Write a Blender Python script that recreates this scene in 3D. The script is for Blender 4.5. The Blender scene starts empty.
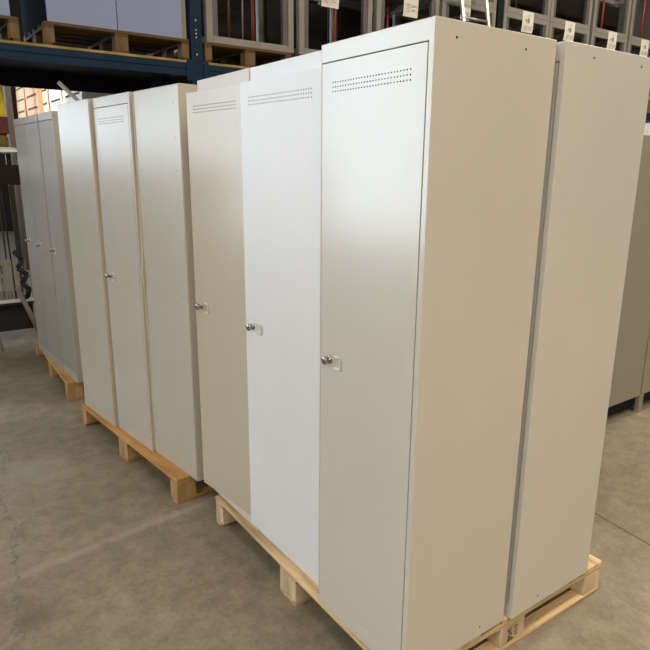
import bpy, bmesh, math, random
from mathutils import Vector, Matrix
rnd = random.Random(7)
S = bpy.context.scene
COL = S.collection

# ---------------------------------------------------------------- camera
CAM = Vector((-1.0029, -1.0050, 1.5028))
RIGHT = Vector((0.81234069, -0.58313885, 0.00718934))
UP = Vector((0.13934908, 0.20606118, 0.96856627))
FWD = Vector((0.56629006, 0.78580397, -0.24865175))
cd = bpy.data.cameras.new('camera')
cam = bpy.data.objects.new('camera', cd)
COL.objects.link(cam)
m = Matrix.Identity(4)
for i in range(3):
    m[i][0], m[i][1], m[i][2], m[i][3] = RIGHT[i], UP[i], -FWD[i], CAM[i]
cam.matrix_world = m
cd.sensor_width = 36.0
cd.lens = 36.0 * 616.03 / 650.0
cd.clip_start = 0.05
S.camera = cam

# ---------------------------------------------------------------- materials
def mat(name, col, rough=0.5, metal=0.0, spec=0.5, noise=0.0, nscale=8.0, dirt=None, dirt_amt=0.0, bump=0.0, bscale=60.0, emit=None, estr=0.0, stretch=None, coat=0.0):
    M = bpy.data.materials.new(name)
    M.use_nodes = True
    nt = M.node_tree
    b = nt.nodes['Principled BSDF']
    b.inputs['Base Color'].default_value = (*col, 1)
    b.inputs['Roughness'].default_value = rough
    b.inputs['Metallic'].default_value = metal
    b.inputs['Specular IOR Level'].default_value = spec
    b.inputs['Coat Weight'].default_value = coat
    if emit:
        b.inputs['Emission Color'].default_value = (*emit, 1)
        b.inputs['Emission Strength'].default_value = estr
    tc = nt.nodes.new('ShaderNodeTexCoord')
    vec = tc.outputs['Object']
    if stretch:
        mp = nt.nodes.new('ShaderNodeMapping')
        mp.inputs['Scale'].default_value = stretch
        nt.links.new(vec, mp.inputs['Vector'])
        vec = mp.outputs['Vector']
    if noise > 0 or dirt:
        n = nt.nodes.new('ShaderNodeTexNoise')
        n.inputs['Scale'].default_value = nscale
        n.inputs['Detail'].default_value = 6
        nt.links.new(vec, n.inputs['Vector'])
        r = nt.nodes.new('ShaderNodeValToRGB')
        d = dirt or tuple(c * 0.6 for c in col)
        a = dirt_amt or noise
        lo = tuple(c * (1 - a) + e * a for c, e in zip(col, d))
        hi = tuple(min(1, c * (1 + noise * 0.4)) for c in col)
        r.color_ramp.elements[0].color = (*lo, 1)
        r.color_ramp.elements[0].position = 0.3
        r.color_ramp.elements[1].color = (*hi, 1)
        r.color_ramp.elements[1].position = 0.65
        nt.links.new(n.outputs['Fac'], r.inputs['Fac'])
        nt.links.new(r.outputs['Color'], b.inputs['Base Color'])
    if bump > 0:
        n2 = nt.nodes.new('ShaderNodeTexNoise')
        n2.inputs['Scale'].default_value = bscale
        n2.inputs['Detail'].default_value = 4
        nt.links.new(vec, n2.inputs['Vector'])
        bp = nt.nodes.new('ShaderNodeBump')
        bp.inputs['Strength'].default_value = bump
        bp.inputs['Distance'].default_value = 0.01
        nt.links.new(n2.outputs['Fac'], bp.inputs['Height'])
        nt.links.new(bp.outputs['Normal'], b.inputs['Normal'])
    return M

def wood(name, base, dark, scale=(3, 60, 60)):
    return mat(name, base, 0.75, noise=0.5, nscale=1.0, dirt=dark, dirt_amt=0.75, bump=0.25, bscale=1.5, stretch=scale, spec=0.3)

def paint(name, col, rough=0.33):
    return mat(name, col, rough, noise=0.05, nscale=3.0, bump=0.02, bscale=2.2, spec=0.75)

P_GREY = paint('light_grey_paint', (0.60, 0.573, 0.505), 0.21)
P_WHITE = paint('white_grey_paint', (0.76, 0.775, 0.79), 0.40)
P_CREAM = paint('cream_grey_paint', (0.515, 0.475, 0.395), 0.25)
P_AGED = mat('aged_cream_paint', (0.535, 0.475, 0.365), 0.2, noise=0.05, nscale=3.0, bump=0.02, bscale=2.2, spec=0.4)
P_SIDE = paint('pale_warm_grey_paint', (0.62, 0.59, 0.545), 0.3)
P_AGED_LIT = paint('lit_cream_paint', (0.65, 0.61, 0.53), 0.3)  # aged cream lightened: the header's brighter reflection is put into the colour
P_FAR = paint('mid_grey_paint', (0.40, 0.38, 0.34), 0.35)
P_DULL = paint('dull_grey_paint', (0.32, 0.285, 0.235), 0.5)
P_WARM = paint('warm_grey_paint', (0.535, 0.49, 0.42), 0.25)
HOLE = mat('dark_hole', (0.012, 0.011, 0.010), 0.8)
CHROME = mat('chrome', (0.42, 0.40, 0.37), 0.25, metal=1.0)
SHEET = mat('bare_sheet_edge', (0.62, 0.62, 0.60), 0.35, metal=0.3)
W_ALONG_Y = wood('pallet_pine_lengthwise', (0.68, 0.51, 0.29), (0.28, 0.17, 0.08), (40, 2.5, 40))
W_ALONG_X = wood('pallet_pine_crosswise', (0.58, 0.42, 0.235), (0.24, 0.15, 0.07), (2.5, 40, 40))
W_BLOCK = wood('pallet_block_pine', (0.62, 0.49, 0.33), (0.32, 0.22, 0.13), (14, 14, 3))
W_BLOCK_D = wood('pallet_block_brown', (0.45, 0.29, 0.13), (0.22, 0.13, 0.06), (14, 14, 3))
W_OLD_X = wood('old_pallet_crosswise', (0.24, 0.15, 0.075), (0.10, 0.06, 0.03), (2.5, 40, 40))
W_OLD_Y = wood('old_pallet_lengthwise', (0.24, 0.15, 0.075), (0.10, 0.06, 0.03), (40, 2.5, 40))
CHIP = mat('chipboard', (0.36, 0.22, 0.08), 0.8, noise=0.6, nscale=5, dirt=(0.04, 0.15, 0.03), dirt_amt=0.55)
NAVY = mat('navy_rack_steel', (0.009, 0.029, 0.064), 0.6, noise=0.3, nscale=6, spec=0.15)
NAVY_D = mat('dark_navy_rack_steel', (0.004, 0.007, 0.014), 0.6, spec=0.2)
SLOT = mat('rack_slot', (0.004, 0.005, 0.008), 0.9)
BRIGHT = mat('galvanised_pin', (0.75, 0.75, 0.72), 0.35, metal=0.6)
FRAME = mat('grey_stillage_steel', (0.28, 0.265, 0.24), 0.45, noise=0.3, nscale=5)
FRAME_D = mat('dark_grey_stillage_steel', (0.11, 0.11, 0.11), 0.5, noise=0.2)
PAPER = mat('white_paper', (0.85, 0.83, 0.76), 0.7)
INK = mat('black_ink', (0.02, 0.02, 0.02), 0.7)
INK_L = mat('faded_print', (0.50, 0.48, 0.45), 0.8)
STAMP = mat('stamp_ink', (0.09, 0.06, 0.04), 0.8)
BOXGREY = mat('blue_grey_board', (0.27, 0.325, 0.52), 0.6, noise=0.06, nscale=2)
BEIGE = mat('beige_card', (0.42, 0.37, 0.27), 0.7)
DARKWOOD = wood('dark_brown_board', (0.013, 0.008, 0.006), (0.005, 0.003, 0.002), (3, 30, 30))
RED = mat('red_paint', (0.36, 0.045, 0.025), 0.5)
BROWNROD = mat('rusty_brown_steel', (0.12, 0.055, 0.03), 0.6)
CARTON = mat('pinkish_carton', (0.62, 0.36, 0.23), 0.8, noise=0.15, nscale=4)
CARTON_P = mat('pale_carton', (0.80, 0.66, 0.46), 0.8, noise=0.1, nscale=4)
CARTON_W = mat('cream_carton', (0.86, 0.80, 0.66), 0.8)
YELLOW = mat('yellow_plastic', (0.80, 0.58, 0.02), 0.5)
ORANGE = mat('orange_print', (0.70, 0.22, 0.04), 0.7)
CRIMSON = mat('crimson_box', (0.11, 0.012, 0.02), 0.6)
ALU = mat('aluminium', (0.50, 0.50, 0.48), 0.35, metal=0.7)
WHITEP = mat('white_enamel', (0.80, 0.80, 0.78), 0.4)
BLACK = mat('black_rubber', (0.012, 0.012, 0.013), 0.6)
RODS = mat('dark_steel', (0.045, 0.04, 0.036), 0.5, metal=0.4)
PALE = mat('pale_slotted_metal', (0.30, 0.27, 0.225), 0.5)

# ---------------------------------------------------------------- mesh helpers
def add_box(bm, lo, hi, mi=0):
    x0, y0, z0 = lo
    x1, y1, z1 = hi
    v = [bm.verts.new(p) for p in ((x0, y0, z0), (x1, y0, z0), (x1, y1, z0), (x0, y1, z0), (x0, y0, z1), (x1, y0, z1), (x1, y1, z1), (x0, y1, z1))]
    for f in ((0, 3, 2, 1), (4, 5, 6, 7), (0, 1, 5, 4), (1, 2, 6, 5), (2, 3, 7, 6), (3, 0, 4, 7)):
        bm.faces.new([v[i] for i in f]).material_index = mi

def add_tube(bm, a, b, r, n=10, mi=0, r2=None):
    a, b = Vector(a), Vector(b)
    d = (b - a).normalized()
    t = Vector((0, 0, 1)) if abs(d.z) < 0.9 else Vector((1, 0, 0))
    p = d.cross(t).normalized()
    q = d.cross(p)
    r2 = r if r2 is None else r2
    A = [bm.verts.new(a + (p * math.cos(k * 2 * math.pi / n) + q * math.sin(k * 2 * math.pi / n)) * r) for k in range(n)]
    B = [bm.verts.new(b + (p * math.cos(k * 2 * math.pi / n) + q * math.sin(k * 2 * math.pi / n)) * r2) for k in range(n)]
    for k in range(n):
        f = bm.faces.new((A[k], A[(k + 1) % n], B[(k + 1) % n], B[k]))
        f.material_index = mi
        f.smooth = n > 6
    bm.faces.new(A[::-1]).material_index = mi
    bm.faces.new(B).material_index = mi

def add_path(bm, pts, r, n=8):
    for i in range(len(pts) - 1):
        add_tube(bm, pts[i], pts[i + 1], r, n)

def add_lathe(bm, prof, axis='-x', n=18, mi=0):
    rings = []
    for h, r in prof:
        ring = []
        for k in range(n):
            c, s = r * math.cos(2 * math.pi * k / n), r * math.sin(2 * math.pi * k / n)
            ring.append(bm.verts.new((-h, c, s)))
        rings.append(ring)
    for a, b in zip(rings, rings[1:]):
        for k in range(n):
            f = bm.faces.new((a[k], a[(k + 1) % n], b[(k + 1) % n], b[k]))
            f.smooth = True
            f.material_index = mi
    bm.faces.new(rings[-1])
    bm.faces.new(rings[0][::-1])

def obj(name, bm, mats, parent=None, bevel=0.0, label=None, fix=True):
    if fix:
        bmesh.ops.recalc_face_normals(bm, faces=bm.faces[:])
    me = bpy.data.meshes.new(name)
    bm.to_mesh(me)
    bm.free()
    for mm in (mats if isinstance(mats, (list, tuple)) else [mats]):
        me.materials.append(mm)
    o = bpy.data.objects.new(name, me)
    COL.objects.link(o)
    if parent:
        o.parent = parent
    if bevel > 0:
        md = o.modifiers.new('bevel', 'BEVEL')
        md.width = bevel
        md.segments = 2
        md.limit_method = 'ANGLE'
        md.angle_limit = math.radians(50)
    if label:
        o['label'] = label
    return o

def box_obj(name, lo, hi, mt, parent=None, bevel=0.0, label=None):
    bm = bmesh.new()
    add_box(bm, lo, hi)
    return obj(name, bm, mt, parent, bevel, label)

def tag(o, label, cat, group=None, kind=None):
    o['label'] = label
    o['category'] = cat
    if group:
        o['group'] = group
    if kind:
        o['kind'] = kind
    return o

def thing(name, label, cat, loc=(0, 0, 0), rz=0.0, group=None):
    o = bpy.data.objects.new(name, None)
    o.empty_display_size = 0.1
    COL.objects.link(o)
    o.location = loc
    o.rotation_euler = (0, 0, rz)
    return tag(o, label, cat, group)

def struct(name, bm, mt):
    o = obj(name, bm, mt)
    o['kind'] = 'structure'
    return o

def copy_part(src, parent):
    c = src.copy()
    COL.objects.link(c)
    c.parent = parent
    for k in [x for x in src.children]:
        copy_part(k, c)
    return c

def dup(root, loc, rz, label, group=None):
    r = root.copy()
    COL.objects.link(r)
    r.location = loc
    r.rotation_euler = (0, 0, rz)
    r['label'] = label
    if group:
        r['group'] = group
    for ch in list(root.children):
        copy_part(ch, r)
    return r

# ---------------------------------------------------------------- hall
def floor_material():
    M = bpy.data.materials.new('worn_concrete')
    M.use_nodes = True
    nt = M.node_tree
    b = nt.nodes['Principled BSDF']
    N = nt.nodes.new
    L = nt.links.new
    tc = N('ShaderNodeTexCoord')
    def noise(scale, detail=6, rough=0.6, vec=None):
        n = N('ShaderNodeTexNoise')
        n.inputs['Scale'].default_value = scale
        n.inputs['Detail'].default_value = detail
        n.inputs['Roughness'].default_value = rough
        L(vec or tc.outputs['Object'], n.inputs['Vector'])
        return n
    def ramp(src, p0, c0, p1, c1):
        r = N('ShaderNodeValToRGB')
        r.color_ramp.elements[0].position, r.color_ramp.elements[1].position = p0, p1
        r.color_ramp.elements[0].color, r.color_ramp.elements[1].color = (*c0, 1), (*c1, 1)
        L(src, r.inputs['Fac'])
        return r
    def mixc(fac, a, bcol, mode='MIX'):
        x = N('ShaderNodeMix')
        x.data_type = 'RGBA'
        x.blend_type = mode
        if isinstance(fac, float):
            x.inputs['Factor'].default_value = fac
        else:
            L(fac, x.inputs['Factor'])
        L(a, x.inputs['A'])
        if isinstance(bcol, tuple):
            x.inputs['B'].default_value = (*bcol, 1)
        else:
            L(bcol, x.inputs['B'])
        return x.outputs['Result']
    big = ramp(noise(1.3).outputs['Fac'], 0.3, (0.215, 0.182, 0.130), 0.7, (0.318, 0.277, 0.208))
    fine = ramp(noise(11, 8, 0.7).outputs['Fac'], 0.3, (0.66, 0.65, 0.62), 0.68, (1.15, 1.14, 1.12))
    col = mixc(1.0, big.outputs['Color'], fine.outputs['Color'], 'MULTIPLY')
    spk = ramp(noise(60, 3, 0.5).outputs['Fac'], 0.35, (0.9, 0.9, 0.9), 0.65, (1.05, 1.05, 1.05))
    col = mixc(1.0, col, spk.outputs['Color'], 'MULTIPLY')
    # paler filled joint across the aisle, crossing at y = 1.33
    sep = N('ShaderNodeSeparateXYZ')
    L(tc.outputs['Object'], sep.inputs['Vector'])
    wob = noise(9, 3)
    def math_(op, a, bb=None, c=None):
        x = N('ShaderNodeMath')
        x.operation = op
        for i, v in enumerate((a, bb, c)):
            if v is None:
                continue
            if isinstance(v, (int, float)):
                x.inputs[i].default_value = v
            else:
                L(v, x.inputs[i])
        return x.outputs[0]
    def band(coord, at, width, soft, wobble):
        w = math_('MULTIPLY_ADD', wob.outputs['Fac'], wobble, -wobble / 2)
        d = math_('ABSOLUTE', math_('ADD', math_('SUBTRACT', coord, at), w))
        mr = N('ShaderNodeMapRange')
        mr.inputs['From Min'].default_value = width
        mr.inputs['From Max'].default_value = width + soft
        mr.inputs['To Min'].default_value = 1
        mr.inputs['To Max'].default_value = 0
        L(d, mr.inputs['Value'])
        return mr.outputs['Result']
    yl = math_('MULTIPLY_ADD', sep.outputs['X'], -0.115, sep.outputs['Y'])
    j = band(yl, 1.378, 0.006, 0.026, 0.02)
    jm = math_('MULTIPLY', math_('MULTIPLY', j, wob.outputs['Fac']), 0.8)
    col = mixc(jm, col, (0.36, 0.32, 0.25))
    jx = band(math_('MULTIPLY_ADD', sep.outputs['Y'], -0.14, sep.outputs['X']), 1.398, 0.002, 0.004, 0.006)
    col = mixc(math_('MULTIPLY', jx, 0.85), col, (0.05, 0.042, 0.03))
    # meandering hair crack down the aisle, and a stain
    cw = noise(3.2, 6, 0.7)
    cx = math_('MULTIPLY_ADD', cw.outputs['Fac'], 0.30, sep.outputs['X'])
    ck = band(math_('MULTIPLY_ADD', sep.outputs['Y'], -0.125, cx), -0.7875, 0.0008, 0.0030, 0.0)
    col = mixc(math_('MULTIPLY', math_('MULTIPLY', ck, wob.outputs['Fac']), 1.1), col, (0.06, 0.05, 0.04))
    st = N('ShaderNodeVectorMath')
    st.operation = 'DISTANCE'
    L(tc.outputs['Object'], st.inputs[0])
    st.inputs[1].default_value = (-0.755, 1.02, 0)
    sd = math_('MULTIPLY_ADD', cw.outputs['Fac'], 0.12, st.outputs['Value'])
    mr = N('ShaderNodeMapRange')
    mr.inputs['From Min'].default_value, mr.inputs['From Max'].default_value = 0.08, 0.15
    mr.inputs['To Min'].default_value, mr.inputs['To Max'].default_value = 0.45, 0
    L(sd, mr.inputs['Value'])
    col = mixc(mr.outputs['Result'], col, (0.08, 0.068, 0.05))
    pw = N('ShaderNodeVectorMath')
    pw.operation = 'DISTANCE'
    L(tc.outputs['Object'], pw.inputs[0])
    pw.inputs[1].default_value = (-0.58, 2.15, 0)
    pd = math_('MULTIPLY_ADD', cw.outputs['Fac'], 0.5, pw.outputs['Value'])
    mp = N('ShaderNodeMapRange')
    mp.inputs['From Min'].default_value, mp.inputs['From Max'].default_value = 0.20, 0.50
    mp.inputs['To Min'].default_value, mp.inputs['To Max'].default_value = 0.55, 0
    L(pd, mp.inputs['Value'])
    col = mixc(mp.outputs['Result'], col, (0.34, 0.31, 0.25))  # pale patch: reflected light on the floor painted as a lighter tone
    L(col, b.inputs['Base Color'])
    rr = N('ShaderNodeMapRange')
    L(noise(5).outputs['Fac'], rr.inputs['Value'])
    rr.inputs['To Min'].default_value, rr.inputs['To Max'].default_value = 0.42, 0.68
    L(rr.outputs['Result'], b.inputs['Roughness'])
    b.inputs['Specular IOR Level'].default_value = 0.4
    bp = N('ShaderNodeBump')
    bp.inputs['Strength'].default_value = 0.12
    bp.inputs['Distance'].default_value = 0.01
    L(noise(30, 6).outputs['Fac'], bp.inputs['Height'])
    L(bp.outputs['Normal'], b.inputs['Normal'])
    return M

XL, XR, YF, YB, ZC = -8.0, 14.0, -8.0, 15.0, 7.0
WALL = mat('hall_wall_cladding', (0.14, 0.125, 0.105), 0.8, noise=0.2, nscale=2)
WALLD = mat('dark_matt_surface', (0.018, 0.014, 0.012), 0.85, noise=0.3, nscale=2)
CEIL = mat('hall_ceiling', (0.12, 0.11, 0.10), 0.9)
bm = bmesh.new(); add_box(bm, (XL - .2, YF - .2, -0.2), (XR + .2, YB + .2, 0)); struct('floor', bm, floor_material())
bm = bmesh.new(); add_box(bm, (XL - .2, YF - .2, ZC), (XR + .2, YB + .2, ZC + .2)); struct('ceiling', bm, CEIL)
bm = bmesh.new(); add_box(bm, (XR, YF, 0), (XR + .2, YB, ZC)); struct('wall_right', bm, WALL)
bm = bmesh.new(); add_box(bm, (XL, YF - .2, 0), (XR, YF, ZC)); struct('wall_front', bm, WALL)

def wall_open(name, u0, u1, holes, make, mt):
    """wall in pieces around rectangular openings (u along the wall, z up); holes do not overlap in u"""
    bm = bmesh.new()
    u = u0
    for (a, b, z0, z1) in sorted(holes):
        if a > u:
            make(bm, u, a, 0, ZC)
        if z0 > 0:
            make(bm, a, b, 0, z0)
        if z1 < ZC:
            make(bm, a, b, z1, ZC)
        u = b
    make(bm, u, u1, 0, ZC)
    return struct(name, bm, mt)

LH = [(-6.5, .5, 2.6, 6.0), (7.0, 11.8, 0.0, 5.8), (12.0, 14.9, 1.65, 5.6)]
wall_open('wall_left', YF, YB, LH, lambda bm, a, b, c, d: add_box(bm, (XL - .2, a, c), (XL, b, d)), WALL)
BH = [(-7.8, -4.6, 1.65, 5.6), (-4.4, 0.55, 1.65, 5.6), (7.36, 7.56, 4.85, 6.3)]
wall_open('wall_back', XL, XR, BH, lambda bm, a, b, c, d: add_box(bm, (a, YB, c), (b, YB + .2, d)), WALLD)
DAY = (0.76, 0.88, 1.0)
G_DOOR = mat('daylit_door_opening', (0.8, 0.8, 0.8), 0.4, emit=DAY, estr=7.6)
G_SIDE = mat('daylit_side_window', (0.8, 0.8, 0.8), 0.4, emit=(1, .97, .93), estr=3.4)
G_CORNER = mat('daylit_corner_window', (0.8, 0.8, 0.8), 0.4, emit=DAY, estr=4.0)
G_BACK = mat('daylit_back_window', (0.8, 0.8, 0.8), 0.4, emit=DAY, estr=3.0)
FRM = mat('window_bar_steel', (0.3, 0.3, 0.3), 0.5)
def window(name, lo, hi, mt, axis, nu, nz):
    bm = bmesh.new(); add_box(bm, lo, hi)
    o = struct(name, bm, mt)
    bm = bmesh.new()
    t = 0.03
    for k in range(nu + 1):
        if axis == 'y':
            y = lo[1] + (hi[1] - lo[1]) * k / nu
            add_box(bm, (hi[0], y - t, lo[2]), (hi[0] + .05, y + t, hi[2]))
        else:
            x = lo[0] + (hi[0] - lo[0]) * k / nu
            add_box(bm, (x - t, lo[1] - .05, lo[2]), (x + t, lo[1], hi[2]))
    for k in range(nz + 1):
        z = lo[2] + (hi[2] - lo[2]) * k / nz
        if axis == 'y':
            add_box(bm, (hi[0], lo[1], z - t), (hi[0] + .05, hi[1], z + t))
        else:
            add_box(bm, (lo[0], lo[1] - .05, z - t), (hi[0], lo[1], z + t))
    obj('window_frame', bm, FRM, o)
    return o
window('window_1', (-4.4, YB + .1, 1.65), (0.55, YB + .15, 5.6), G_BACK, 'x', 5, 3)
window('window_5', (XL - .15, -6.5, 2.6), (XL - .1, .5, 6.0), G_SIDE, 'y', 6, 3)
window('window_3', (-7.8, YB + .1, 1.65), (-4.6, YB + .15, 5.6), G_CORNER, 'x', 3, 3)
window('window_4', (XL - .15, 12.0, 1.65), (XL - .1, 14.9, 3.4), G_CORNER, 'y', 3, 2)
window('window_2', (7.36, YB + .1, 4.85), (7.56, YB + .15, 6.3), mat('daylit_slot_window', (0.8,)*3, 0.4, emit=(1, 1, 1), estr=8.0), 'x', 1, 1)
bm = bmesh.new(); add_box(bm, (XL - .15, 7.0, 0.0), (XL - .1, 11.8, 5.8)); struct('door_1', bm, G_DOOR)

bm = bmesh.new(); add_box(bm, (-3.3, 5.0, 0), (-3.15, YB, 1.5)); struct('aisle_light_blocker', bm, WALLD)  # unseen low block, added to keep daylight off the lower locker fronts

# ---------------------------------------------------------------- pallets that carry the lockers
ZD = 0.1234
W_FAR_Y = wood('orange_pallet_lengthwise', (0.50, 0.27, 0.09), (0.27, 0.14, 0.05), (40, 2.5, 40))
W_FAR_X = wood('orange_pallet_crosswise', (0.46, 0.26, 0.10), (0.25, 0.13, 0.05), (2.5, 40, 40))
def make_pallet(label, group, loc, rz, LX=0.975, LY=1.2, my=None, mx=None, mb=None, zs=1.0, mbs=None, name='wooden_pallet'):
    my, mx, mb = my or W_ALONG_Y, mx or W_ALONG_X, mb or W_BLOCK
    t = thing(name, label, 'pallet', loc, rz, group)
    z1, z2, z3, z4 = 0.015 * zs, 0.091 * zs, 0.107 * zs, ZD * zs
    bw = [(0, 0.10), (LX / 2 - .06, LX / 2 + .06), (LX - .10, LX)]
    bl = [(0, 0.07), (LY / 2 - .055, LY / 2 + .055), (LY - 0.07, LY)]
    for i, (a, b) in enumerate(bl):
        box_obj('bottom_board', (0, a + (.022 if i == 2 else 0), 0), (LX, b - (.022 if i == 0 else 0), z1), mx, t, .003)
        box_obj('cross_board', (0.002, a, z2), (LX - .002, b, z3), mx, t, .003)
        for (c, d) in bw:
            box_obj('block', (c + .001, a + .001, z1), (d - .001, b - .001, z2), mb, t, .003)
    n = 5
    w = 0.12 if LX > .9 else .1
    for k in range(n):
        a = (LX - w) * k / (n - 1)
        box_obj('deck_board', (a, 0, z3), (a + w, LY, z4), my, t, .004)
    return t

PG = 'wooden pallets under the lockers'
pal1 = make_pallet('pine pallet under the two nearest locker rows with stamped middle block', PG, (-0.0084, 0.0098, 0), -0.0194)
# stamp scorched into the near middle block
bm = bmesh.new()
def stamp(x, z, w, h):
    add_box(bm, (x, 0.0002, z), (x + w, 0.0012, z + h))
for (x, z, w, h) in ((.462, .062, .006, .012), (.468, .050, .007, .014), (.474, .060, .005, .016), (.464, .040, .012, .006), (.478, .044, .005, .012), (.470, .034, .010, .005), (.462, .026, .030, .005), (.466, .031, .004, .006), (.480, .030, .006, .006), (.495, .068, .014, .004), (.497, .058, .012, .004), (.494, .047, .016, .004), (.498, .036, .012, .005)):
    stamp(x, z, w, h)
obj('stamp_mark', bm, STAMP, pal1, label='dark illegible stamp on the block')
pal2 = make_pallet('orange-toned pallet under the middle group of three lockers', PG, (-0.0683, 1.4331, 0), 0.0883, mb=W_BLOCK_D, my=W_FAR_Y, mx=W_FAR_X)
pal3 = make_pallet('farthest wooden pallet, under the last three narrow lockers', PG, (-0.150, 3.06, 0), -0.0335, mb=W_BLOCK_D, my=W_FAR_Y, mx=W_FAR_X)

# ---------------------------------------------------------------- lockers
def perforated(bm, y0, y1, z0, z1, gy0, gy1, gz0, gz1, nx, nz, r):
    """front sheet in the plane x = 0 with nx by nz round holes pressed through it"""
    def q(a, b, c, d):
        bm.faces.new([bm.verts.new((0, y, z)) for y, z in ((a, c), (b, c), (b, d), (a, d))])
    q(y0, y1, z0, gz0); q(y0, y1, gz1, z1); q(y0, gy0, gz0, gz1); q(gy1, y1, gz0, gz1)
    cw, ch = (gy1 - gy0) / nx, (gz1 - gz0) / nz
    for i in range(nx):
        for j in range(nz):
            a, c = gy0 + i * cw, gz0 + j * ch
            cy, cz = a + cw / 2, c + ch / 2
            sq = [(a + cw, cz), (a + cw, c + ch), (cy, c + ch), (a, c + ch), (a, cz), (a, c), (cy, c), (a + cw, c)]
            O = [bm.verts.new((0, y, z)) for y, z in sq]
            I = [bm.verts.new((0, cy + r * math.cos(k * math.pi / 4), cz + r * math.sin(k * math.pi / 4))) for k in range(8)]
            K = [bm.verts.new((0.0025, v.co.y, v.co.z)) for v in I]
            for k in range(8):
                bm.faces.new((O[k], O[(k + 1) % 8], I[(k + 1) % 8], I[k]))
                bm.faces.new((I[k], I[(k + 1) % 8], K[(k + 1) % 8], K[k])).material_index = 1

def ring_shell(bm, W, D, H, fy0, fy1, fz0, fz1, depth):
    """outer box with a recess in its front (x = 0) face"""
    V = bm.verts.new
    o = [V((0, 0, 0)), V((0, W, 0)), V((0, W, H)), V((0, 0, H))]
    k = [V((D, 0, 0)), V((D, W, 0)), V((D, W, H)), V((D, 0, H))]
    i = [V((0, fy0, fz0)), V((0, fy1, fz0)), V((0, fy1, fz1)), V((0, fy0, fz1))]
    d = [V((depth, fy0, fz0)), V((depth, fy1, fz0)), V((depth, fy1, fz1)), V((depth, fy0, fz1))]
    for a in range(4):
        b = (a + 1) % 4
        bm.faces.new((o[a], o[b], k[b], k[a]))
        bm.faces.new((o[a], o[b], i[b], i[a]))
        bm.faces.new((i[a], i[b], d[b], d[a]))
    bm.faces.new(k)
    bm.faces.new(d)

def disc(bm, c, r, axis, n=10, mi=1, t=0.0006):
    c = Vector(c)
    if axis == 'y':
        add_tube(bm, c + Vector((0, 0.0006, 0)), c - Vector((0, t, 0)), r, n, mi)
    else:
        add_tube(bm, c + Vector((0.0006, 0, 0)), c - Vector((t, 0, 0)), r, n, mi)

def make_locker(name, label, loc, rz, W, D, H, pm, face='door', ajar=0.0, group=None, holes=(), vr=.0022, knob=True, rst=0.018, lst=0.006, proud=0.0, bow=0.0, vent=True, dm=None):
    t = thing(name, label, 'locker', loc, rz, group)
    bm = bmesh.new()
    fy0, fy1, fz0, fz1 = rst - .0025, W - lst + .0025, 0.0535, H - 0.0455
    if face == 'door':
        ring_shell(bm, W, D, H, fy0, fy1, fz0, fz1, min(D * .8, .3))
    else:
        ring_shell(bm, W, D, H, .004, W - .004, .004, H - .004, .003)
    bmesh.ops.recalc_face_normals(bm, faces=bm.faces[:])
    ed = [e for e in bm.edges if e.calc_length() > .25 and len(e.link_faces) == 2 and e.calc_face_angle(0) > 1]
    bmesh.ops.bevel(bm, geom=ed, offset=0.0022, segments=3, affect='EDGES', profile=.6)
    for (x, z) in holes:
        disc(bm, (x, 0, z), 0.0030, 'y')
    obj('body', bm, [pm, HOLE], t, fix=False)
    if face == 'door':
        dw, dh = W - rst - lst, fz1 - fz0 - .005
        bm = bmesh.new()
        gy1 = dw - 0.042
        gy0 = 0.044
        if vent:
            perforated(bm, 0, dw, 0, dh, gy0, gy1, dh - .0767, dh - .0432, 28, 3, vr)
        else:
            bm.faces.new([bm.verts.new((0, y, z)) for y, z in ((0, 0), (dw, 0), (dw, dh), (0, dh))])
        T = .018
        def q(*ps):
            bm.faces.new([bm.verts.new(p) for p in ps])
        q((0, 0, 0), (T, 0, 0), (T, 0, dh), (0, 0, dh)); q((0, dw, 0), (0, dw, dh), (T, dw, dh), (T, dw, 0))
        q((0, 0, dh), (T, 0, dh), (T, dw, dh), (0, dw, dh)); q((0, 0, 0), (0, dw, 0), (T, dw, 0), (T, 0, 0))
        q((T, 0, 0), (T, dw, 0), (T, dw, dh), (T, 0, dh))
        bmesh.ops.remove_doubles(bm, verts=bm.verts[:], dist=1e-6)
        d = obj('door', bm, [dm or pm, HOLE], t)
        d.location = (-proud, rst, fz0 + .0025)
        d.rotation_euler = (0, 0, ajar)
        if knob:
            bm = bmesh.new()
            add_lathe(bm, [(-.002, .0125), (.002, .0125), (.0035, .0105), (.004, .0065), (.011, .0065), (.0125, .0115), (.021, .0125), (.0235, .0105), (.024, .003), (.0235, .001)])
            add_box(bm, (-.0262, -.0015, -.006), (-.0238, .0015, .006))
            k = obj('lock_knob', bm, CHROME, d, label='chrome turning lock knob')
            k.location = (0, dw - .045, 0.786)
            k.rotation_euler = (rnd.uniform(-.6, .6), 0, 0)
            # raised card-holder clip pressed beside the knob: three sides, open to the knob
            bm = bmesh.new()
            y1, y0 = dw - .068, dw - .100
            add_path(bm, [(-.0005, y1, .017), (-.002, y0 + .006, .017), (-.002, y0, .012), (-.002, y0, -.014), (-.002, y0 + .005, -.018), (-.0005, y1, -.018)], .0032, 6)
            h = obj('card_clip', bm, SHEET, d, label='bright pressed card clip beside the knob')
            h.location = (0, 0, 0.784)
    else:
        bm = bmesh.new()
        # back sheet with a turned flange, riveted along both upright edges
        add_box(bm, (-.0022, .0035, .0035), (.004, W - .0035, H - .0035))
        for yy in (.045, W - .045):
            n = 13
            for k in range(n):
                z = .07 + (H - .14) * k / (n - 1)
                disc(bm, (-.0022, yy, z), .0032, 'x', 8, 1, .0016)
        obj('back_panel', bm, [pm, P_DULL], t, .0012)
    return t

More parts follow.
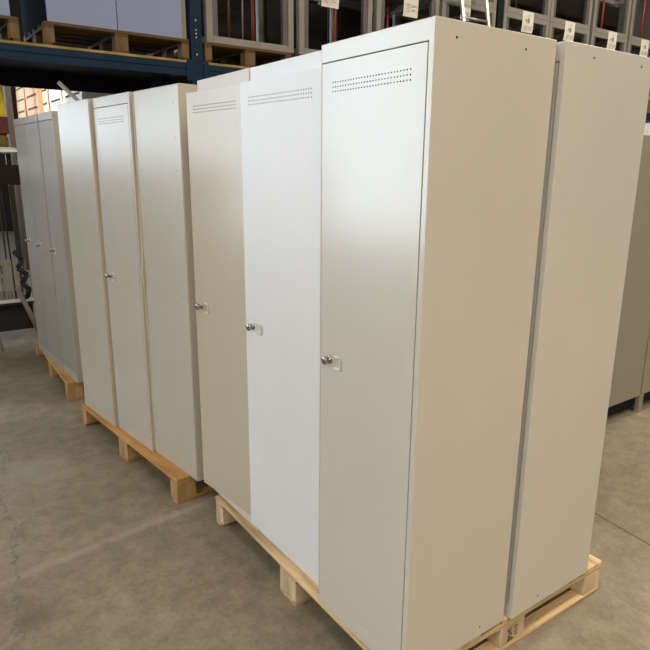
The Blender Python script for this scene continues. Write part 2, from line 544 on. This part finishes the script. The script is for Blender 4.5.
H = 1.6866
LG = 'grey steel lockers standing on pallets'
A = make_locker('locker', 'nearest locker, flush closed door facing the aisle, on the front corner of the pallet', (0, 0, ZD), 0, .412, .421, H, P_GREY, holes=((.066, 1.652), (.303, 1.653), (.307, .033)), group=LG, rst=.0205, lst=.0055)
B = make_locker('locker', 'locker behind the nearest one on its pallet, only blank side and narrow front edge showing', (.445, -.013, ZD), 0, .412, .418, H, P_SIDE, knob=False, holes=((.122, 1.658), (.358, 1.658), (.13, .03)), group=LG, rst=.0205, lst=.0055)
C2 = make_locker('locker', 'whitest locker with door ajar, next to the nearest locker', (.040, .438, ZD), 0, .430, .42, H, P_WHITE, ajar=.068, group=LG, proud=.012, rst=.006)
C3 = make_locker('locker', 'cream locker with door ajar, at the far end of the nearest pallet', (.036, .869, ZD), 0, .395, .42, H, P_AGED_LIT, dm=P_AGED, ajar=.10, group=LG, proud=.012)
RZ = .105
D1 = make_locker('locker', 'locker with riveted blank panel and bent edge, at near end of the middle pallet', (.006, 1.366, ZD), RZ, .398, .42, H, P_CREAM, face='back', group=LG)
E1 = make_locker('locker', 'locker with vented door and knob between two blank-faced lockers on the middle pallet', (-.052, 1.772, ZD), RZ, .398, .42, H, P_WARM, group=LG, vr=.0021)
F1 = make_locker('locker', 'blank-faced locker at the far end of the middle pallet', (-.108, 2.178, ZD), RZ, .425, .42, H, P_CREAM, face='back', group=LG)
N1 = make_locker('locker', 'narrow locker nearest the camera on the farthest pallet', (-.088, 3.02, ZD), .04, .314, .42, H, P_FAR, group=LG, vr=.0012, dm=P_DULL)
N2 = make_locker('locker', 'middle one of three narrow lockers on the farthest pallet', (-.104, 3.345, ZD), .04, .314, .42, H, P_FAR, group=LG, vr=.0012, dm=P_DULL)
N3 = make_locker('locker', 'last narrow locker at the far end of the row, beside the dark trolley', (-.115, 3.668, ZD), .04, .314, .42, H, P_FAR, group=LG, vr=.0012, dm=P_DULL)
# bent strip peeling along the far edge of the riveted locker
bm = bmesh.new()
def strip(z, off):
    return [(-.004 - off, .392 - off * .5, z), (-.004 - off, .404, z), (.004, .404, z), (.004, .392, z)]
zs = [0.01, .4, .78, .86, .90, .94, 1.05, 1.3, 1.67]
of = [0, 0, .003, .009, .014, .007, .003, .001, 0]
rings = [[bm.verts.new(p) for p in strip(z, o)] for z, o in zip(zs, of)]
for a, b in zip(rings, rings[1:]):
    for k in range(4):
        bm.faces.new((a[k], a[(k + 1) % 4], b[(k + 1) % 4], b[k]))
bm.faces.new(rings[0]); bm.faces.new(rings[-1])
obj('edge_flange', bm, P_CREAM, D1, label='bent folded edge strip')

# lockers of the next row, in the shade to the right
RG = 'shaded grey lockers behind on the right'
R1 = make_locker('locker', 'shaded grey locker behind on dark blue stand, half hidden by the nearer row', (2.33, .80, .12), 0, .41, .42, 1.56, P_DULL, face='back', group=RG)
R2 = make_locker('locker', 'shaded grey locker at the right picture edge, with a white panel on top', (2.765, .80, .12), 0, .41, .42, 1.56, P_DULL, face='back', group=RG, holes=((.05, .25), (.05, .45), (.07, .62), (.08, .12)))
st = thing('steel_stand', 'dark blue steel stand with pale legs under the shaded lockers', 'stand', (2.30, .80, 0))
for (y0, y1) in ((.03, .08), (.36, .41)):
    box_obj('rail', (0, y0, .045), (.95, y1, .1195), NAVY_D, st, .003)
for (x0, x1) in ((.05, .1), (.85, .9)):
    box_obj('cross_rail', (x0, .08, .05), (x1, .36, .112), NAVY, st, .003)
for x in (.03, .455, .88):
    for y in (0.0, .415):
        box_obj('leg', (x, y, 0), (x + .05, y + .028, .1195), PALE, st, .003, 'pale worn leg')
tag(box_obj('white_slab', (2.74, .80, 1.6805), (3.2, 1.22, 1.765), WHITEP, bevel=.004), 'thick white slab lying on the shaded locker at the right edge', 'slab')

# ---------------------------------------------------------------- pallet racking across the back
Y0 = 4.45
DZ = 2.405          # deck top
def upright(label, x, y, h, NAVY=NAVY):
    t = thing('rack_upright', label, 'rack upright', (x, y, 0), 0, 'navy rack uprights')
    bm = bmesh.new()
    w, d, s = .105, .09, .003
    add_box(bm, (0, 0, .008), (w, s, h)); add_box(bm, (0, s, .008), (s, d, h)); add_box(bm, (w - s, s, .008), (w, d, h))
    add_box(bm, (0, d - s, .008), (.03, d, h)); add_box(bm, (w - .03, d - s, .008), (w, d, h))
    k = 0
    z = .2
    while z < h - .05:
        for xx in (.03, .066):
            add_box(bm, (xx, -.0008, z), (xx + .011, .0005, z + .025), 1)
        z += .075
        k += 1
    obj('post', bm, [NAVY, SLOT], t)
    box_obj('foot_plate', (-.02, -.02, 0), (w + .02, d + .02, .008), NAVY_D, t)
    for zz in (2.46, 2.60, 2.63, 2.66, 2.74):
        bm = bmesh.new(); add_tube(bm, (.05, 0, zz), (.05, -.006, zz), .007)
        obj('pin', bm, BRIGHT, t, label='bright galvanised pin')
    return t
U1 = upright('dark blue slotted rack upright beside the blue-grey boxes', 1.455, Y0 + .002, 3.9)
U2 = upright('dark blue rack upright between the stacked grey stillages above the lockers', 5.49, Y0 + .002, 3.9, NAVY_D)
U1b = upright('dark blue rear rack upright behind the blue-grey boxes', 1.455, Y0 + 1.0, 3.9)
def beam(label, x0, x1, y0, z0, z1, mt):
    t = thing('rack_beam', label, 'rack beam', (x0, y0, z0), 0, 'navy rack beams')
    L = x1 - x0
    bm = bmesh.new()
    h = z1 - z0
    # stepped beam section: face, groove, lip
    add_box(bm, (0, 0, h * .55), (L, .045, h)); add_box(bm, (0, .006, h * .45), (L, .045, h * .55)); add_box(bm, (0, 0, 0), (L, .045, h * .45))
    obj('beam', bm, mt, t, .002)
    for x in (0, L - .05):
        bm = bmesh.new(); add_box(bm, (x, -.006, -.04), (x + .05, 0, h + .03))
        obj('end_connector', bm, mt, t, .001)
    return t
beam('navy front beam carrying the blue-grey boxes', -2.5, 1.452, Y0, 2.275, 2.385, NAVY)
beam('navy front beam under the grey stillages', 1.563, 5.487, Y0, 2.275, 2.385, NAVY)
beam('navy front beam at far right behind the lockers', 5.598, 9.6, Y0, 2.275, 2.385, NAVY)
beam('dark rear beam under the blue-grey boxes', -2.5, 1.452, Y0 + 1.03, 2.19, 2.385, NAVY_D)
beam('dark rear beam under the grey stillages', 1.563, 9.6, Y0 + 1.03, 2.19, 2.385, NAVY_D)
st = None
def deck(label, x0, x1):
    o = box_obj('chipboard_deck', (x0, Y0 - .003, 2.3855), (x1, Y0 + 1.08, DZ), CHIP, bevel=.001)
    return tag(o, label, 'shelf board', 'chipboard rack decks')
deck('chipboard rack deck with green stained edge under the blue-grey boxes', -2.5, 1.452)
deck('chipboard rack deck under the grey stillages', 1.563, 5.487)
deck('chipboard rack deck at far right behind the lockers', 5.598, 9.6)
for i, (x0, x1, lb) in enumerate(((-2.5, 1.452, 'blue-grey boxes'), (1.563, 5.487, 'nearer grey stillages'), (5.598, 9.6, 'farther grey stillages'))):
    o = box_obj('shade_tray', (x0, Y0 + .046, 2.335), (x1, Y0 + 1.029, 2.385), NAVY_D, bevel=.002)  # dark tray added to stand in for shade on the deck underside
    tag(o, 'black tray added as shade between the beams under the ' + lb, 'tray', 'dark trays added under the deck')

# pallets and boxes on the deck
def rack_pallet(label, x0, y0, LX, LY, mx=None):
    """EUR-style pallet with its long side to the aisle"""
    t = make_pallet(label, 'old wooden pallets on the rack', (x0 + LX, y0, DZ), math.pi / 2, LX=LY, LY=LX, my=W_OLD_X_ROT, mx=W_OLD_Y_ROT, mb=W_OLD_B, zs=1.40)
    return t
W_OLD_X_ROT = wood('old_pallet_boards', (0.12, 0.07, 0.03), (0.10, 0.06, 0.03), (40, 2.5, 40))
W_OLD_Y_ROT = wood('old_pallet_stringers', (0.10, 0.06, 0.026), (0.10, 0.06, 0.03), (2.5, 40, 40))
W_OLD_B = wood('old_pallet_blocks', (0.17, 0.105, 0.05), (0.12, 0.07, 0.035), (14, 14, 4))
rack_pallet('old brown pallet on the rack under two blue-grey boxes', .25, Y0 + .01, 1.19, .8)
rack_pallet('old brown pallet on the rack at the upper left corner', -1.10, Y0 + .01, 1.17, .8)
rack_pallet('short old brown pallet under the stillage beside the rack upright', 1.59, Y0 + .01, .92, .9)
PT = DZ + ZD * 1.40
BG = 'large blue-grey boxes on the rack'
def big_box(label, x0, x1, y0, y1, h):
    t = thing('storage_box', label, 'box', (x0, y0, PT), 0, BG)
    box_obj('carcass', (0, .02, 0), (x1 - x0, y1 - y0, h), BOXGREY, t, .006)
    box_obj('front_panel', (.001, 0, .001), (x1 - x0 - .001, .0195, h - .001), BOXGREY, t, .003)
    return t
big_box('narrower blue-grey box standing on the rack pallet, away from the upright', .277, .819, Y0 + .02, Y0 + .80, 1.0)
big_box('blue-grey box on the rack pallet nearer the navy upright', .823, 1.385, Y0 + .02, Y0 + .80, 1.0)
big_box('blue-grey box cut off by the upper left picture corner', -1.05, .02, Y0 + .02, Y0 + .80, 1.0)
tag(box_obj('shade_board', (.2505, Y0 + .03, PT), (.2765, Y0 + .80, PT + 1.0), mat('box_side_shade', (.008, .010, .020), .9, spec=.05), bevel=.004), 'dark navy board added as shade on the left side of the blue-grey box', 'board')  # added dark sheet in place of the box's own side lying in shadow
tag(box_obj('beige_board', (1.392, Y0 + .05, PT), (1.437, Y0 + .75, PT + 1.0), BEIGE, bevel=.002), 'narrow beige board standing between blue-grey box and navy upright', 'board')

# ---------------------------------------------------------------- steel stillages on the rack
SGRP = 'grey steel stillages on the rack'
def make_stillage(label, loc, w=.92, d=.85, h=.80):
    t = thing('stillage', label, 'stillage', loc, 0, SGRP)
    p = .06
    for (x, y) in ((0, 0), (w - p, 0), (0, d - p), (w - p, d - p)):
        bm = bmesh.new()
        add_box(bm, (x, y, 0), (x + p, y + p, h))
        fx = x + p if x == 0 else x - .055
        add_box(bm, (fx, y + .008, .05), (fx + .055, y + .05, h - .05), 1)   # inner rolled channel of the post
        obj('post', bm, [FRAME, FRAME_D], t, .003)
    for z0, z1, nm in ((0.0, .06, 'base_rail'), (h - .06, h, 'top_rail')):
        for y in (.0, d - .047):
            box_obj(nm, (p, y, z0), (w - p, y + .047, z1), FRAME, t, .003)
        for x in (.003, w - .047):
            box_obj(nm, (x, p, z0), (x + .044, d - p, z1), FRAME, t, .003)
    bm = bmesh.new(); add_box(bm, (p, .048, .012), (w - p, d - .048, .032))
    obj('base_sheet', bm, FRAME_D, t)
    box_obj('shade_backing', (p, d - .13, .033), (w - p, d - .09, .68), DARKWOOD, t, .002, 'dark brown board added to darken the inside')  # dark board added so the stillage interior reads as shaded
    return t
SX = [1.615, 2.60, 3.58, 4.55, 5.62, 6.55, 7.53, 8.50]
SB = PT
names = ['beside the navy rack upright, on the short pallet', 'second from the rack upright', 'third from the rack upright, with a large white sheet',
         'fourth from the rack upright, behind the ladder', 'fifth from the rack upright, just beyond the far upright', 'sixth from the rack upright',
         'seventh from the rack upright', 'last lower one, at the right picture edge']
still0 = None
for i, x in enumerate(SX):
    lb = 'lower grey steel stillage ' + names[i]
    if still0 is None:
        still0 = make_stillage(lb, (x, Y0 + .01, SB))
    else:
        dup(still0, (x, Y0 + .01, SB), 0, lb)
for i, x in enumerate(SX):
    if i == 2:
        up_l = 'upper grey steel stillage stacked on the third from the rack upright'
    if i >= 2:
        lb = 'upper grey steel stillage stacked on the one ' + names[i].split(',')[0]
        dup(still0, (x, Y0 + .01, SB + .801), 0, lb)
for i, x in enumerate(SX[1:]):
    # what the other stillages stand on
    o = thing('deck_bearer', 'old brown timber bearers under the stillage ' + names[i + 1].split(',')[0], 'bearer', (x, Y0 + .02, DZ), 0, 'timber bearers on the rack')
    for y in (.0, .37, .74):
        box_obj('bearer_beam', (.0, y, 0), (.90, y + .1, SB - DZ), W_OLD_B, o, .004)

def pole(label, x, y, z, h, r, mt, grp=None):
    bm = bmesh.new(); add_tube(bm, (0, 0, 0), (.012, 0, h), r, 8)
    o = obj('pole', bm, mt)
    o.location = (x, y, z)
    return tag(o, label, 'pole', grp)
B0 = SB + .0325
pole('rusty brown pole standing inside the stillage beside the rack upright', 1.98, Y0 + .30, B0, .74, .014, BROWNROD, 'thin poles in stillages')
pole('grey pole in the stillage beside the rack upright', 2.13, Y0 + .30, B0, .74, .008, FRAME, 'thin poles in stillages')
pole('dark red pole in the stillage beside the rack upright', 2.33, Y0 + .45, B0, .6, .014, RED, 'thin poles in stillages')
pole('red pole next to the large white sheet in the second stillage', 3.08, Y0 + .085, B0, .76, .012, RED, 'thin poles in stillages')
pole('grey pole inside the second stillage behind the red pole', 2.92, Y0 + .40, B0, .6, .008, FRAME_D, 'thin poles in stillages')
pole('short red pole left of the sheet on the third stillage', 3.93, Y0 + .25, B0, .66, .014, RED, 'thin poles in stillages')
B1 = B0 + .801
pole('red pole inside the upper stillage on the fourth from the upright', 4.72, Y0 + .12, B1, .7, .014, RED, 'thin poles in stillages')
pole('red pole, left of two, in the upper stillage on the seventh', 7.94, Y0 + .30, B1, .7, .014, RED, 'thin poles in stillages')
pole('red pole, right of two, in the upper stillage on the seventh', 8.16, Y0 + .28, B1, .6, .016, RED, 'thin poles in stillages')
pole('red pole above the white tag at the right picture edge', 8.96, Y0 + .10, B1, .7, .016, RED, 'thin poles in stillages')
pole('brown red pole inside the upper stillage on the fifth', 6.25, Y0 + .35, B1, .6, .012, BROWNROD, 'thin poles in stillages')

# white paper tags hanging on the rails
def text_part(body, size, loc, mt, parent):
    cu = bpy.data.curves.new('lettering_curve', 'FONT')
    cu.body = body
    cu.size = size
    cu.extrude = .0004
    tmp = bpy.data.objects.new('lettering_curve', cu)
    COL.objects.link(tmp)
    bpy.context.view_layer.update()
    me = bpy.data.meshes.new_from_object(tmp.evaluated_get(bpy.context.evaluated_depsgraph_get()))
    bpy.data.objects.remove(tmp)
    me.materials.clear()
    me.materials.append(mt)
    o = bpy.data.objects.new('lettering', me)
    COL.objects.link(o)
    o.parent = parent
    o.location = loc
    o.rotation_euler = (math.pi / 2, 0, 0)
    return o
def make_tag(label, x, z0, w, h, body, tilt=0.0, y=None):
    y = Y0 + .006 if y is None else y
    t = thing('paper_tag', label, 'tag', (x, y, z0), 0, 'white paper tags on the stillages')
    bm = bmesh.new()
    n = 6
    rows = []
    for k in range(n + 1):
        f = k / n
        yy = -.012 * math.sin(f * math.pi) * (1 - f)
        rows.append([(-w / 2 - tilt * (1 - f), yy, h * f), (w / 2 - tilt * (1 - f), yy - .004 * (1 - f), h * f)])
    F = [[bm.verts.new(p) for p in r] for r in rows]
    K = [[bm.verts.new((p[0], p[1] + .0015, p[2])) for p in r] for r in rows]
    for a in range(n):
        bm.faces.new((F[a][0], F[a][1], F[a + 1][1], F[a + 1][0]))
        bm.faces.new((K[a][0], K[a + 1][0], K[a + 1][1], K[a][1]))
        bm.faces.new((F[a][0], F[a + 1][0], K[a + 1][0], K[a][0]))
        bm.faces.new((F[a][1], K[a][1], K[a + 1][1], F[a + 1][1]))
    bm.faces.new((F[0][0], K[0][0], K[0][1], F[0][1])); bm.faces.new((F[n][0], F[n][1], K[n][1], K[n][0]))
    obj('sheet', bm, PAPER, t)
    yb = -.0195
    if body:
        text_part(body[0], h * .20, (-w * .30 - tilt * .5, yb, h * .50), INK, t)
        text_part(body[1], h * .34, (-w * .10 - tilt * .5, yb, h * .45), INK, t)
    bm = bmesh.new()
    for (fx, fz, fw) in ((-.05, .80, .22), (-.36, .28, .3), (.02, .26, .34), (-.36, .20, .25), (0.0, .16, .3), (-.36, .12, .2)):
        add_box(bm, (fx * w - tilt * .6, yb, fz * h), ((fx + fw) * w - tilt * .6, yb + .0006, fz * h + .008))
    obj('print_lines', bm, INK_L, t)
    return t
TT = SB + .80
for i, (lb, x, w, h, body, tl) in enumerate((
        ('white paper tag hanging left of the far navy upright', 6.09, .22, .245, ('4', '8'), .015),
        ('white tag above the gap between the two nearest lockers', 7.00, .22, .245, ('4', '8'), .025),
        ('white tag on the seventh stillage from the upright', 8.05, .22, .245, ('4', '8'), .02),
        ('white tag at the right picture edge', 8.96, .22, .24, ('4', '8'), .02),
        ('white tag seen between the rails of the ladder', 4.93, .16, .26, None, .01))):
    make_tag(lb, x, 3.185, w, h, body, tl, Y0 + .0083)
make_tag('large white paper sheet hanging above the nearest locker', 4.065, 3.10, .21, .42, None, .012, Y0 + .0083)
make_tag('white sheet at the top edge, left of the red pole', 2.965, 3.045, .21, .30, None, 0, Y0 + .0083)

# ladder leaning against the rack
lad = thing('ladder', 'aluminium ladder leaning on the rack behind the nearest locker', 'ladder', (4.66, 3.60, 0))
tilt = math.atan2(Y0 - .045 - 3.60, 3.90)
lad.rotation_euler = (-tilt, 0, 0)
LL = 3.98
for x in (0, .425):
    box_obj('rail', (x, 0, 0), (x + .045, .025, LL), ALU, lad, .004)
for k in range(13):
    bm = bmesh.new(); z = .22 + k * .30
    add_tube(bm, (.045, .0125, z), (.425, .0125, z), .017, 8)
    obj('rung', bm, ALU, lad)

# grey tube leaning over the backs of the far lockers
sl = .95
xt = .105
bm = bmesh.new(); add_tube(bm, (0, 0, .002), (-2.1, 0, 2.1 * sl), .014, 10)
tb = obj('leaning_tube', bm, mat('dull_grey_tube', (.30, .30, .29), .4, metal=.3))
zt_ = 1.8101 + .016 * math.sqrt(1 + sl * sl) + sl * (.322 - xt)
tb.location = (xt + 2.1, 3.60, zt_ - 2.1 * sl + .0)
tag(tb, 'pale metal tube rising behind the middle lockers under the rack beam', 'tube')

# ---------------------------------------------------------------- sunlit cartons and clutter seen under the rack
CG = 'sunlit cartons stacked behind the rack'
def carton(label, x0, y0, z0, dx, dy, h, mt, tape=None, line=True):
    t = thing('carton', label, 'carton', (x0, y0, z0), 0, CG)
    box_obj('box', (0, 0, 0), (dx, dy, h), mt, t, .006)
    if line:
        box_obj('hand_slot', (-.003, dy * .12, .004), (.001, dy * .86, .026), HOLE, t)
    if tape:
        box_obj('printed_panel', (-.004, dy * .55, h * .02), (-.0005, dy * .99, h * .98), tape, t)
    return t
stacks = [(9.40, .60, CARTON, None, 'farthest pink'), (8.52, .82, CARTON, None, 'second pink'), (7.93, .54, CARTON_P, ORANGE, 'orange printed'), (7.25, .62, CARTON_W, None, 'cream'), (6.36, .84, CARTON_W, None, 'nearest cream')]
lv = ['second', 'third', 'fourth', 'fifth', 'sixth', 'seventh', 'eighth']
for (y, dy, mt, tp, nm), nl in zip(stacks, (7, 7, 6, 5, 5)):
    carton('tall base carton of the %s stack behind the rack, below the flat ones' % nm, 1.0, y, 0, .8, dy, 1.60, mt, None, False)
    for k in range(nl):
        carton('%s carton of the %s stack behind the rack' % ('topmost' if k == nl - 1 else lv[k], nm), 1.0 + rnd.uniform(0, .012), y, 1.601 + k * .166, .8, dy, .165, mt, tp)
# column far left
bm = bmesh.new(); add_tube(bm, (0, 0, 0), (0, 0, ZC), .055, 20)
col = obj('steel_column', bm, mat('grey_column_paint', (.22, .21, .20), .5)); col.location = (.69, 8.9, 0)
tag(col, 'round grey building column beside the pink cartons', 'column')
col['kind'] = 'structure'

# trolley with rods, strips and boxes on the floor under the rack
tr = thing('trolley', 'dark shelf trolley with brown board past the end of the locker row', 'trolley', (-1.15, 4.75, 0))
Wt, Dt = 1.20, .60
for (x, y) in ((0, 0), (Wt - .04, 0), (0, Dt - .04), (Wt - .04, Dt - .04)):
    box_obj('post', (x, y, .08), (x + .04, y + .04, 1.62), RODS, tr, .003)
    bm = bmesh.new(); add_tube(bm, (x + .01, y + .02, .04), (x + .03, y + .02, .04), .04, 14)
    obj('wheel', bm, BLACK, tr)
box_obj('board', (0.0, -.012, 1.34), (Wt, -.001, 1.50), DARKWOOD, tr, .003, 'dark brown board')
box_obj('top_shelf', (0.0, 0, 1.60), (Wt, Dt, 1.625), WHITEP, tr, .003, 'white edged top shelf')
box_obj('bottom_rail', (0.0, -.011, .355), (Wt, -.001, .385), WHITEP, tr, .003, 'pale bottom rail')
box_obj('shade_panel', (.05, .05, .10), (Wt - .045, .07, .329), BLACK, tr, label='black panel added as shade under the trolley')  # black sheet stands in for the shaded hollow below the trolley
box_obj('bottom_shelf', (0.04, 0, .33), (Wt - .04, Dt, .35), RODS, tr)
for k in range(7):
    x = -.40 + k * .057
    bm = bmesh.new()
    hh = .37
    add_box(bm, (0, 0, 0), (.012, .012, hh)); add_box(bm, (.028, 0, 0), (.040, .012, hh))
    for z in (0, .11, .22, .33):
        add_box(bm, (.012, 0, z), (.028, .012, z + .04))
    o = obj('slotted_strip', bm, PALE); o.location = (x, 4.775, .351)
    tag(o, 'pale slotted metal strip standing in a row on the dark trolley', 'strip', 'slotted strips on the trolley')
for k in range(9):
    bm = bmesh.new(); add_tube(bm, (0, 0, 0), (rnd.uniform(-.02, .02), .05, .97), .007, 6)
    o = obj('steel_rod', bm, RODS); o.location = (-.44 + k * .047, 4.83 + (k % 2) * .03, .351)
    tag(o, 'thin dark steel rod standing upright on the dark trolley', 'rod', 'rods on the trolley')
box_obj_c = box_obj('crimson_box', (-.75, 4.80, 1.7455), (-.025, 5.2, 1.88), CRIMSON, bevel=.004)
tag(box_obj_c, 'dark crimson box stacked on an olive sack on the trolley', 'box')
tag(box_obj('olive_sack', (-.75, 4.81, 1.6255), (-.03, 5.18, 1.745), mat('olive_cloth', (.13, .10, .02), .9), bevel=.03), 'olive yellow sack lying on the trolley top', 'sack')
tag(box_obj('yellow_bin', (-.75, 4.85, 1.8805), (-.025, 5.15, 2.13), YELLOW, bevel=.01), 'bright yellow bin stacked on the crimson box', 'bin')
bm = bmesh.new(); add_tube(bm, (-.9, 4.764, 1.6325), (.0, 4.764, 1.6325), .006, 8)
tag(obj('white_rod', bm, WHITEP), 'thin white rod lying on the trolley top in front of the crimson box', 'rod')
# black hose draped at the trolley end
bm = bmesh.new()
pts = [(x - .085, y, z) for x, y, z in ((-.03, 4.70, .80), (.03, 4.68, .72), (-.02, 4.67, .66), (.05, 4.66, .60), (.0, 4.67, .53), (.06, 4.69, .47), (.04, 4.715, .40), (.02, 4.735, .395))]
add_path(bm, pts, .020, 8)
tag(obj('black_hose', bm, BLACK), 'black coiled hose hanging at the end of the trolley', 'hose')
bm = bmesh.new(); add_tube(bm, (-.13, 4.62, .50), (.02, 4.55, .02), .020, 10)
tag(obj('grey_tube', bm, mat('worn_grey_steel', (.16, .15, .14), .45)), 'grey tube slanting to the floor past the farthest locker', 'tube')
bm = bmesh.new(); add_tube(bm, (-.44, 4.72, .9), (-.31, 4.50, .011), .012, 8)
tag(obj('thin_pole', bm, PALE), 'thin pale pole at the left picture edge beside the trolley', 'pole')

# ---------------------------------------------------------------- light
def area(name, loc, size, energy, col, rot=(0, 0, 0), sy=None):
    l = bpy.data.lights.new(name, 'AREA')
    l.shape = 'RECTANGLE'
    l.size = size
    l.size_y = sy or size
    l.energy = energy
    l.color = col
    o = bpy.data.objects.new(name, l)
    COL.objects.link(o)
    o.location = loc
    o.rotation_euler = rot
    return o
WARM = (1.0, 0.885, 0.71)
for x in (-1.8, .8, 3.4):
    for y in (-6.6, -4.0, -1.6):
        area('ceiling_lamp', (x, y, ZC - .35), 1.6, 78, WARM, sy=.5)
for x, y in ((6.5, .5), (9.5, .5)):
    area('ceiling_lamp', (x, y, ZC - .35), 1.6, 200, WARM, sy=.5)
for x, y in ((-5.6, -4.5), (-5.6, -1.5), (-5.6, 1.5)):
    area('ceiling_lamp', (x, y, ZC - .35), 1.6, 60, WARM, sy=.5)
sun = bpy.data.lights.new('sun', 'SUN')
sun.energy = 3.2
sun.angle = math.radians(1)
sun.color = (1.0, .93, .82)
so = bpy.data.objects.new('sun', sun)
COL.objects.link(so)
so.rotation_euler = Vector((1.0, -.55, -.20)).to_track_quat('-Z', 'Y').to_euler()
w = bpy.data.worlds.new('world')
S.world = w
w.use_nodes = True
w.node_tree.nodes['Background'].inputs['Color'].default_value = (.6, .75, 1, 1)
w.node_tree.nodes['Background'].inputs['Strength'].default_value = 6.0

S.view_settings.view_transform = 'Standard'
S.view_settings.look = 'None'
S.view_settings.gamma = 1.0
S.view_settings.exposure = 0.0
S.view_settings.use_curve_mapping = False
